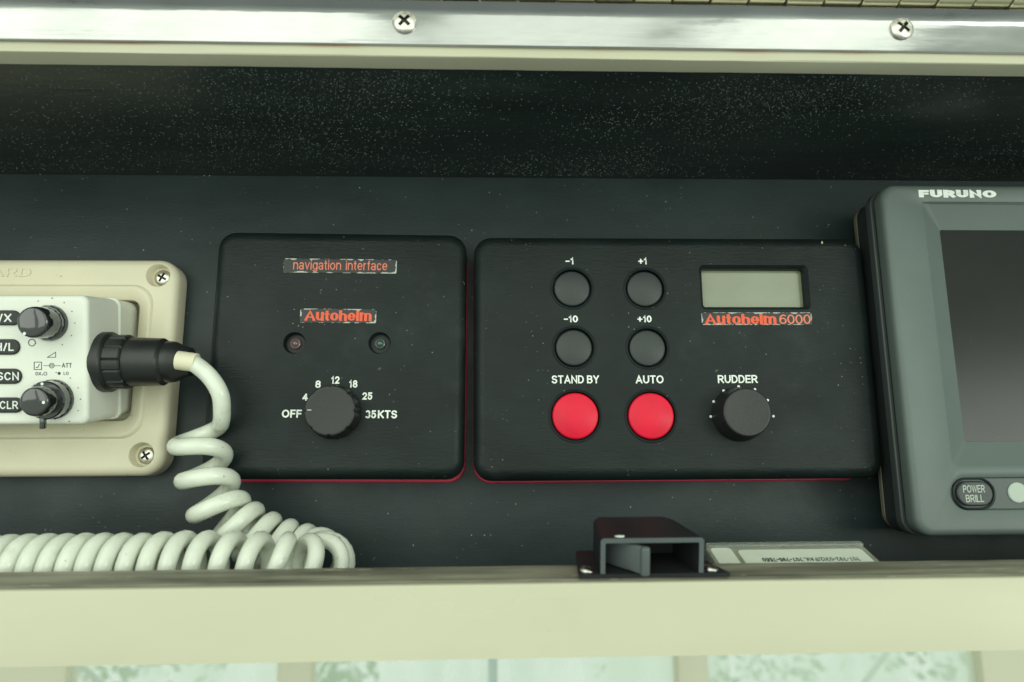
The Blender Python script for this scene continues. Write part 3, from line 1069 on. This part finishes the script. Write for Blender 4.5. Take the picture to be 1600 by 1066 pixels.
xf = [sx_at(p, YP-0.012) for p in (138, 162, 186, 240, 250, 282)]
pg = obj('plug', lathe_x([(xf[1]+0.004, 0.0088), (xf[2]-0.001, 0.0105), (xf[2], 0.0108), (xf[3]-0.0008, 0.0104), (xf[3], 0.0098), (xf[3]+0.0006, 0.0090), (xf[4]-0.001, 0.0092), (xf[4]+0.002, 0.0088), (xf[4]+0.005, 0.0072), (xf[5], 0.0062), (xf[5]+0.0004, 0.0054)]), M_plug, cord)
obj('locking_ring', lathe_x([(xf[0]-0.0006, 0.0126), (xf[0], 0.0132), (xf[1]-0.0024, 0.0132), (xf[1]-0.0016, 0.0126), (xf[1]-0.0012, 0.0118)]), M_plug, pg)
obj('grip_sleeve', lathe_x([(xf[1]-0.0014, 0.0119), (xf[2]-0.0010, 0.0119), (xf[2]-0.0004, 0.0112)], 120, lambda a, x: 1-(0.045 if (a*14/(2*math.pi)) % 1 < 0.12 else 0)), M_plug, pg, 20)

WR = 0.0034      # wire radius
HR = 0.0093      # coil radius to wire centre


def W2L(v):
    return v - frc.M.translation


lead = [at(285, 564, YP-0.006), at(303, 568, YP-0.006), at(328, 589, YP-0.006), at(344, 616, YP-0.005), at(347, 643, YP-0.001)]
# axis of the coil as (px, py, Y, pitch)
axis = [(309, 666, -0.0330), (313, 700, -0.0330), (319, 736, -0.0345), (333, 776, -0.0360), (358, 812, -0.0365), (398, 838, -0.0350), (436, 855, -0.0335), (472, 866, -0.0325), (498, 872, -0.0355), (507, 880, -0.0460), (490, 884, -0.0560), (456, 884, -0.0620), (415, 882, -0.0645), (340, 881, -0.0650), (250, 884, -0.0650), (150, 886, -0.0650), (50, 887, -0.0650), (-60, 888, -0.0650), (-180, 889, -0.0650)]
A = spline([at(*a) for a in axis], 60)
S = [0.0]
for i in range(1, len(A)):
    S.append(S[-1]+(A[i]-A[i-1]).length)
i_turn = 60*8


def pitch_at(i):
    k = i/60.0
    tab = [(0, 0.0145), (1.6, 0.0145), (2.6, 0.0135), (3.6, 0.0115), (5, 0.0092), (7, 0.0080), (8.5, 0.0085), (10, 0.0092), (12, 0.0098), (13, 0.0095), (14, 0.0078), (15, 0.0070), (19, 0.0067)]
    for (a, p), (b, q) in zip(tab, tab[1:]):
        if a <= k <= b:
            return p+(q-p)*(k-a)/(b-a)
    return tab[-1][1]


T0 = (A[1]-A[0]).normalized()
N = Vector((1, 0, 0))
th = math.radians(-18)
hel = []
step = 0.00055
for i in range(len(A)):
    T = (A[min(i+1, len(A)-1)]-A[max(i-1, 0)]).normalized()
    N = (N-T*N.dot(T)).normalized()
    B = T.cross(N)
    if i:
        ds = S[i]-S[i-1]
        sub = max(1, int(ds/pitch_at(i)*22)+1)
        for k in range(1, sub+1):
            t = k/sub
            c = A[i-1].lerp(A[i], t)
            a = th - 2*math.pi*ds*t/pitch_at(i)
            wob = 1+0.05*mnoise.noise(Vector((S[i]*70, 0.2, 0)))
            c = c+Vector((0, 0.5, 1))*0.0006*mnoise.noise(Vector((S[i]*45, 3.7, 0)))
            hel.append(c+(N*math.cos(a)+B*math.sin(a))*HR*wob)
        th -= 2*math.pi*ds/pitch_at(i)
# thin to even spacing
pts = [hel[0]]
for p in hel[1:]:
    if (p-pts[-1]).length > 0.0016:
        pts.append(p)
leadp = spline([W2L(p) for p in lead] + [W2L(pts[0]), W2L(pts[3])], 8)[:-8]
allp = leadp + [W2L(p) for p in pts]
bm = NB()
tube(bm, allp, lambda t: 0.0037-0.00045*min(1.0, max(0.0, (t-0.12)/0.15)), 12)
obj('coil', bm, M_cord, cord, 60)
c0, c1 = leadp[0], leadp[9]
bm = NB()
dv = (leadp[6]-leadp[0]).normalized()
tube(bm, [c0-dv*0.002, c0+dv*0.0035, c0+dv*0.0062, c0+dv*0.0064], lambda t: 0.0041 if t < .9 else 0.0037, 24)
obj('strain_relief', bm, M_cream, cord)

# ================================================================== radar display
FD = 0.040
fr = Frame((0.29, 0, 0.053))
rd = empty('radar_display', fr, 'large grey green display unit with dark screen beside the wide black box', 'display')
fx0 = 0.1850-0.29
fx1 = fx0+0.215
fz1 = fr.l(1500, 288, FD)[1]
fz0 = fr.l(1500, 838, FD)[1]
xs0 = fr.l(1491, 524, FD-0.004)[0]
zs1 = fr.l(1530, 358, FD-0.004)[1]
zs0 = fr.l(1530, 690, FD-0.004)[1]
xo0 = fr.l(1466, 524, FD)[0]
zo1 = fr.l(1530, 316, FD)[1]
zo0 = fr.l(1530, 728, FD)[1]
xs1, xo1 = fx1-0.032, fx1-0.024
obj('back_flange', slab(fx0+0.0015, fx1, fz0+0.0010, fz1-0.0002, 0.008, 0.0100, 0.0125, 0.0004, 10), mat('beige_flange', (0.14, 0.13, 0.09), 0.5), rd)
obj('rear_case', slab(fx0+0.0018, fx1, fz0, fz1, 0.008, 0.0126, 0.0265, 0.003, 10), M_case, rd)
obj('edge_band', slab(fx0-0.0008, fx1, fz0-0.0006, fz1+0.0006, 0.008, 0.0262, 0.0305, 0.0008, 10), mat('band_grey', (0.05, 0.058, 0.058), 0.4), rd)
obj('groove', slab(fx0+0.0008, fx1, fz0+0.0008, fz1-0.0008, 0.009, 0.0304, 0.0316), M_case, rd)
bm = NB()
rings = [(rr(fx0+.0008, fx1-.0008, fz0+.0008, fz1-.0008, 0.0067, 10), 0.0315), (rr(fx0+.0008, fx1-.0008, fz0+.0008, fz1-.0008, 0.0067, 10), 0.0342), (rr(fx0, fx1, fz0, fz1, 0.0075, 10), 0.0343)]
rf = 0.0028
for k in range(6):
    a = math.pi/2*k/5
    i = rf*(1-math.cos(a))
    rings.append((rr(fx0+i, fx1-i, fz0+i, fz1-i, 0.0075-i*.6, 10), FD-rf+rf*math.sin(a)))
i = rf+0.0003
rings.append((rr(fx0+i, fx1-i, fz0+i, fz1-i, 0.0058, 10), FD))
rings.append((rr(xo0-0.0006, xo1+.0006, zo0-0.0006, zo1+0.0006, 0.003, 10), FD))
rings.append((rr(xo0, xo1, zo0, zo1, 0.003, 10), FD-0.0004))
rings.append((rr(xs0, xs1, zs0, zs1, 0.0008, 10), FD-0.0056))
rings.append((rr(xs0+.0003, xs1, zs0+.0003, zs1-.0003, 0.0008, 10), FD-0.0076))
stack(bm, rings, True, True)
# control strip trough cut into the bezel
cz0, cz1 = fr.l(1530, 803, FD)[1], fr.l(1530, 741, FD)[1]
cx0 = fr.l(1482, 772, FD)[0]
hh = (cz1-cz0)/2
cb = NB()
stack(cb, [(rr(cx0+0.0018, fx1-0.010, cz0+0.0018, cz1-0.0018, hh, 12), FD-0.0016), (rr(cx0+0.0014, fx1-0.0096, cz0+0.0014, cz1-0.0014, hh, 12), FD-0.0006), (rr(cx0, fx1-0.008, cz0, cz1, hh, 12), FD+0.00008), (rr(cx0, fx1-0.008, cz0, cz1, hh, 12), FD+0.002)], True, True)
gz = fr.l(1500, 317, FD)[1]
obj('bezel', cut(bm, [cb]), M_furuno, rd)
obj('screen', slab(xs0-0.0008, xs1+0.0008, zs0-0.0008, zs1+0.0008, 0.001, FD-0.0075, FD-0.0062, 0.0001), M_screen, rd)
strip = obj('control_strip', slab(cx0+0.0019, fx1-0.0101, cz0+0.0019, cz1-0.0019, hh, FD-0.0017, FD-0.0010, 0.0001, 12, 2), mat('strip_grey', (0.058, 0.075, 0.070), 0.42, bump=(900, .15), specks=(400, 0.06, DUST)), rd)
x0, x1, z0, z1 = rect_px(fr, 1491, 1555, 748, 795, FD)
pw = obj('power_key', slab(x0+0.0010, x1-0.0010, z0+0.0010, z1-0.0010, 0.0062, FD-0.0012, FD+0.0004, 0.0008, 10, 4), mat('key_rubber', (0.026, 0.034, 0.034), 0.4), rd)
bm = NB()
hz_ = (z1-z0)/2
for r_, d_ in ((0.0009, FD-0.0012), (0.0008, FD-0.0003), (0.0002, FD-0.0001), (-0.0002, FD-0.0003), (-0.0004, FD-0.0012)):
    pass
stack(bm, [(rr(x0-q, x1+q, z0-q, z1+q, hz_, 12), d) for q, d in ((0.0004, FD-0.0012), (0.0003, FD-0.0002), (0.0, FD+0.0001), (-0.0004, FD-0.0002), (-0.0005, FD-0.0012))], False, False)
obj('key_surround', bm, M_case, pw)
text_at(fr, pw, 'lettering', 'POWER', 1521.5, 764, 34, 11.5, M_pad, FD+0.0004, w=0.14, gap=0.09)
text_at(fr, pw, 'lettering', 'BRILL', 1523, 779, 28, 11.5, M_pad, FD+0.0004, w=0.14, gap=0.09)
x, z = fr.l(1592, 770, FD)
obj('round_pad', lathe(x, z, [(0.0044, FD-0.0012), (0.0044, FD-0.0006), (0.0040, FD-0.0003)], 32), M_pad, rd)
text_at(fr, rd, 'logo', 'FURUNO', 1496, 303, 121, 11, M_white, FD, w=0.36, wh=0.27, gap=0.07)
gx0 = fr.l(1441, 317, FD)[0]
obj('groove_line', slab(gx0, fx1-0.03, gz-0.0004, gz+0.0004, 0.0004, FD-0.0003, FD+0.0002, 0.0002), M_furuno, rd)

# ================================================================== door catch on the lower lip
sl = math.atan2(ztb-ztf, 0.0158)
ori = at(1019, 899, -0.0985)
ori.z = ztf+0.0011
frl = Frame((ori.x, -0.1018, ztf+0.0010), rx=sl+0.03)
lt = empty('door_catch', frl, 'black plastic push catch with grey tongue screwed on the worn ledge', 'catch')
k = 0.267/F_PX
# local: x right, y back, z up
w2 = 0.0256
bm = NB()
tr = [(-w2, 0.0), (w2+0.0002, 0.0), (w2-0.0075, 0.0190), (w2-0.011, 0.0230), (-w2+0.0022, 0.0230), (-w2+0.0014, 0.0200)]
v0 = [bm.verts.new((x, y, 0)) for x, y in tr]
v1 = [bm.verts.new((x, y, 0.0014)) for x, y in tr]
bm.faces.new(v0)
bm.faces.new(v1)
for i in range(len(tr)):
    j = (i+1) % len(tr)
    bm.faces.new((v0[i], v0[j], v1[j], v1[i]))
obj('base_plate', bm, M_latch, lt)
xl, xr, zt, th_ = -0.0183, 0.0168, 0.0136, 0.0016
bm = NB()
dpt = 0.0240
outl = lambda y, q: [(xl+q, y, 0.0015), (xl+q, y, zt-0.0008-q*0.0), (xl+q+0.0008, y, zt), (xr-q-0.0008, y, zt), (xr-q, y, zt-0.0008), (xr-q, y, 0.0015)]
o0 = [bm.verts.new(p) for p in outl(0.0006, 0)]
inn = [(xl+th_, 0.0006, 0.0015), (xl+th_, 0.0006, zt-th_-0.0003), (xl+th_+0.0003, 0.0006, zt-th_), (xr-th_-0.0003, 0.0006, zt-th_), (xr-th_, 0.0006, zt-th_-0.0003), (xr-th_, 0.0006, 0.0015)]
i0 = [bm.verts.new(p) for p in inn]
bk = [(xl+0.0006, dpt-0.003, 0.0015), (xl+0.0006, dpt-0.003, zt-0.0006), (xl+0.0030, dpt, zt), (xr-0.0085, dpt, zt), (xr-0.0050, dpt-0.003, zt-0.0004), (xr-0.0050, dpt-0.003, 0.0015)]
ob = [bm.verts.new(p) for p in bk]
ib = [bm.verts.new((max(min(x, xr-th_-0.004), xl+th_+0.001), dpt-0.0045, min(z, zt-th_))) for x, y, z in bk]
for i in range(5):
    bm.faces.new((o0[i], o0[i+1], i0[i+1], i0[i]))
    bm.faces.new((o0[i], ob[i], ob[i+1], o0[i+1]))
    bm.faces.new((i0[i], i0[i+1], ib[i+1], ib[i]))
bm.faces.new(ob)
bm.faces.new(ib)
for q in (0, 5):
    bm.faces.new((o0[q], i0[q], ib[q], ob[q]))
bodyo = obj('body', bm, M_latch, lt, 25)
M_tongue = mat('tongue_plastic', (0.075, 0.088, 0.092), 0.4, bump=(300, 0.1))
# paler strips along the front edges of the moulding
bm = NB()
for i in range(5):
    pass
fe = [(xl, 0.0015), (xl, zt-0.0008), (xl+0.0008, zt), (xr-0.0008, zt), (xr, zt-0.0008), (xr, 0.0015)]
fi = [(p[0], p[2]) for p in inn]
for i in range(5):
    q = [bm.verts.new((x, 0.0005, z)) for x, z in (fe[i], fe[i+1], fi[i+1], fi[i])]
    r = [bm.verts.new((x, 0.0001, z)) for x, z in (fe[i], fe[i+1], fi[i+1], fi[i])]
    bm.faces.new(r)
    for a in range(4):
        bm.faces.new((q[a], q[(a+1) % 4], r[(a+1) % 4], r[a]))
obj('front_rim', bm, M_tongue, bodyo, 25)
bm = NB()
dirv = Vector((0.0125, -0.0130, 0)).normalized()
Mt = Matrix.Translation((-0.0090, 0.0040, 0)) @ Matrix.Rotation(math.atan2(dirv.y, dirv.x), 4, 'Z')
box(bm, -0.0090, 0.0075, -0.0010, 0.0010, 0.0017, 0.0112, Mt)
bevel(bm, 0.0007, 3)
tg = obj('tongue', bm, M_tongue, lt)
obj('tongue_lip', bevel(box(NB(), -0.0052, -0.0020, -0.0030, -0.0006, 0.0014, 0.0114), 0.0010, 3), M_tongue, tg)
for x, y in ((-0.0222, 0.0042), (0.0206, 0.0042)):
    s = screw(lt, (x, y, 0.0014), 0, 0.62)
    s.rotation_euler = (-math.pi/2, 0.2, 0)
bm = NB()
bmesh.ops.create_icosphere(bm, subdivisions=2, radius=0.0014, matrix=Matrix.Translation((-0.0115, 0.0024, zt)) @ Matrix.Diagonal((1.3, 0.7, 0.15, 1)))
obj('paint_spot', bm, M_white, bodyo)

# ================================================================== clear case with a printed card on the recess floor
pb = at(1232, 856, -0.052)
frk = Frame((pb.x, -0.070, ZFL+0.0004), rz=math.radians(0.0))
kc = empty('card_case', frk, 'clear plastic case holding a white printed card behind the ledge', 'card case')
M_clear = mat('clear_plastic', (0.80, 0.84, 0.76), 0.12, 0.5, trans=0.85, ior=1.2)
M_card = mat('white_card', (0.66, 0.70, 0.60), 0.6, 0.3, var=(120, 0.04))
hw = 0.0345
zt0, zt1 = 0.0105, 0.0195    # front and back height of the sloping top
bm = NB()
v = []
for x0_, q in ((-hw, 0), (hw-0.004, 0)):
    v.append([bm.verts.new((x0_, y, z)) for y, z in ((-0.006, 0), (-0.006, zt0), (0.0170, zt1), (0.0190, zt1-0.0012), (0.0190, 0))])
for i in range(5):
    j = (i+1) % 5
    bm.faces.new((v[0][i], v[0][j], v[1][j], v[1][i]))
bm.faces.new(v[0])
bm.faces.new(v[1])
obj('case', bevel(bm, 0.0006, 2), mat('pale_case', (0.33, 0.34, 0.26), 0.2, 0.5, coat=0.5, var=(90, 0.3, (0.3, 1, 1))), kc)
slp = math.atan2(zt1-zt0, 0.0230)
rotc = Matrix.Rotation(slp, 4, 'X')
bm = NB()
b_ = slab(-hw+0.0115, hw-0.0068, -0.004, 0.0150, 0.002, 0, 0.0006, 0.0002)
M2 = Matrix.Translation((0, -0.0004, zt0+0.0021)) @ rotc @ Matrix.Rotation(-math.pi/2, 4, 'X')
bmesh.ops.transform(b_, matrix=M2, verts=b_.verts)
cardo = obj('card', b_, M_card, kc)
t = lettering('lettering', '707-792-0312/FAX. 707-795-7550', None, (0.0035, 0.0062), 0.0028, M_dark, w=0.15, gap=0.12, width=0.0385, depth=0.0006, thick=0.00006, flip=True)
t.data.transform(M2)
t.parent = cardo
b_ = slab(-hw+0.0010, -hw+0.0095, -0.004, 0.0170, 0.002, 0, 0.0006, 0.0002)
bmesh.ops.transform(b_, matrix=M2, verts=b_.verts)
obj('card_flap', b_, M_card, kc)
b_ = slab(-hw+0.0002, hw-0.0044, 0.0168, 0.0200, 0.001, 0, 0.0016, 0.0006)
bmesh.ops.transform(b_, matrix=M2, verts=b_.verts)
obj('clear_edge', b_, M_clear, kc)

# ================================================================== windows beyond and below the box
M_post = mat('cream_post', (0.62, 0.60, 0.46), 0.45, 0.4)
M_wire = mat('pale_wire', (0.42, 0.46, 0.40), 0.45)
M_pole = mat('blue_pole', (0.25, 0.36, 0.38), 0.35, 0.5)
for a, b, Y in ((-12, 103, 0.50), (432, 486, 0.50), (1060, 1108, 0.50), (1536, 1640, 0.50)):
    x0, x1 = at(a, 1054, Y).x, at(b, 1054, Y).x
    bm = NB()
    box(bm, x0, x1, Y, Y+0.03, -0.9, 0.0)
    bevel(bm, 0.004, 2)
    lab = {-12: 'broad cream window post below the radio mounting plate', 432: 'narrow cream window post below the square instrument box', 1060: 'narrow cream window post below the door catch', 1536: 'broad cream window post below the large display'}[a]
    tag(obj('window_post', bm, M_post), lab, 'post', 'window posts below the box')
bm = NB()
c = at(770, 1054, 0.55)
tube(bm, [Vector((c.x, 0.55, -0.9)), Vector((c.x, 0.55, 0.0))], 0.0055, 14)
tag(obj('pole', bm, M_pole), 'thin blue grey upright pole beyond the cream lip', 'pole')
for (a, b), lab in ((((128, 1040), (165, 1075)), 'thin slanting wire between the two left cream posts'), (((1378, 1030), (1345, 1075)), 'thin slanting wire between the narrow and broad right posts')):
    p, q = at(a[0], a[1], 0.6), at(b[0], b[1], 0.6)
    d = (q-p)
    bm = NB()
    tube(bm, [p-d*2.0, p, q, q+d*6], 0.0035, 10)
    tag(obj('wire', bm, M_wire), lab, 'wire', 'slanting wires beyond the box')
# hazy clear vinyl windows
mv = bpy.data.materials.new('hazy_vinyl')
mv.use_nodes = True
nt = mv.node_tree
N_, L_n = nt.nodes, nt.links
N_.remove(N_['Principled BSDF'])
tr_ = N_.new('ShaderNodeBsdfTransparent')
tl_ = N_.new('ShaderNodeBsdfTranslucent')
tl_.inputs[0].default_value = (0.88, 0.95, 0.86, 1)
gl_ = N_.new('ShaderNodeBsdfGlossy')
gl_.inputs['Roughness'].default_value = 0.15
m1, m2_ = N_.new('ShaderNodeMixShader'), N_.new('ShaderNodeMixShader')
tn = N_.new('ShaderNodeTexNoise')
tn.inputs['Scale'].default_value = 9
mpn = N_.new('ShaderNodeMapping')
mpn.inputs['Rotation'].default_value = (0, 0.9, 0)
mpn.inputs['Scale'].default_value = (3, 1, 0.6)
tcn = N_.new('ShaderNodeTexCoord')
L_n.new(tcn.outputs['Object'], mpn.inputs[0])
L_n.new(mpn.outputs[0], tn.inputs['Vector'])
mr_ = N_.new('ShaderNodeMapRange')
mr_.inputs[1].default_value, mr_.inputs[2].default_value, mr_.inputs[3].default_value, mr_.inputs[4].default_value = 0.35, 0.65, 0.25, 0.55
L_n.new(tn.outputs['Fac'], mr_.inputs[0])
L_n.new(mr_.outputs[0], m1.inputs[0])
L_n.new(tr_.outputs[0], m1.inputs[1])
L_n.new(tl_.outputs[0], m1.inputs[2])
m2_.inputs[0].default_value = 0.06
L_n.new(m1.outputs[0], m2_.inputs[1])
L_n.new(gl_.outputs[0], m2_.inputs[2])
L_n.new(m2_.outputs[0], N_['Material Output'].inputs['Surface'])
for a, b, lab in ((60, 459, 'hazy clear vinyl window left of the square box post'), (460, 1083, 'wide hazy clear vinyl window behind the thin blue pole'), (1084, 1590, 'hazy clear vinyl window below the catch and display')):
    x0, x1 = at(a, 1054, 0.515).x, at(b, 1054, 0.515).x
    bm = NB()
    box(bm, x0, x1, 0.5145, 0.5155, -0.88, -0.01)
    tag(obj('vinyl_window', bm, mv), lab, 'window', 'hazy vinyl windows')
# far greenery seen through the vinyl
bm = NB()
for i in range(14000):
    c = Vector((random.uniform(-6, 6), random.uniform(6, 9), random.uniform(-3.5, 0.2)))
    if mnoise.noise(Vector((c.x*.9, 0, c.z*.9))) < 0.15:
        continue
    s = random.uniform(0.03, 0.09)
    d = Vector((random.uniform(-1, 1), random.uniform(-1, 1), random.uniform(-1, 1))).normalized()
    e = d.orthogonal().normalized()
    bm.faces.new([bm.verts.new(c+q) for q in (d*s, e*s*.5, -d*s, -e*s*.5)])
tag(obj('foliage', bm, mat('leaf_green', (0.24, 0.38, 0.17), 0.6)), 'pale green foliage far beyond the vinyl windows', 'foliage', kind='stuff')
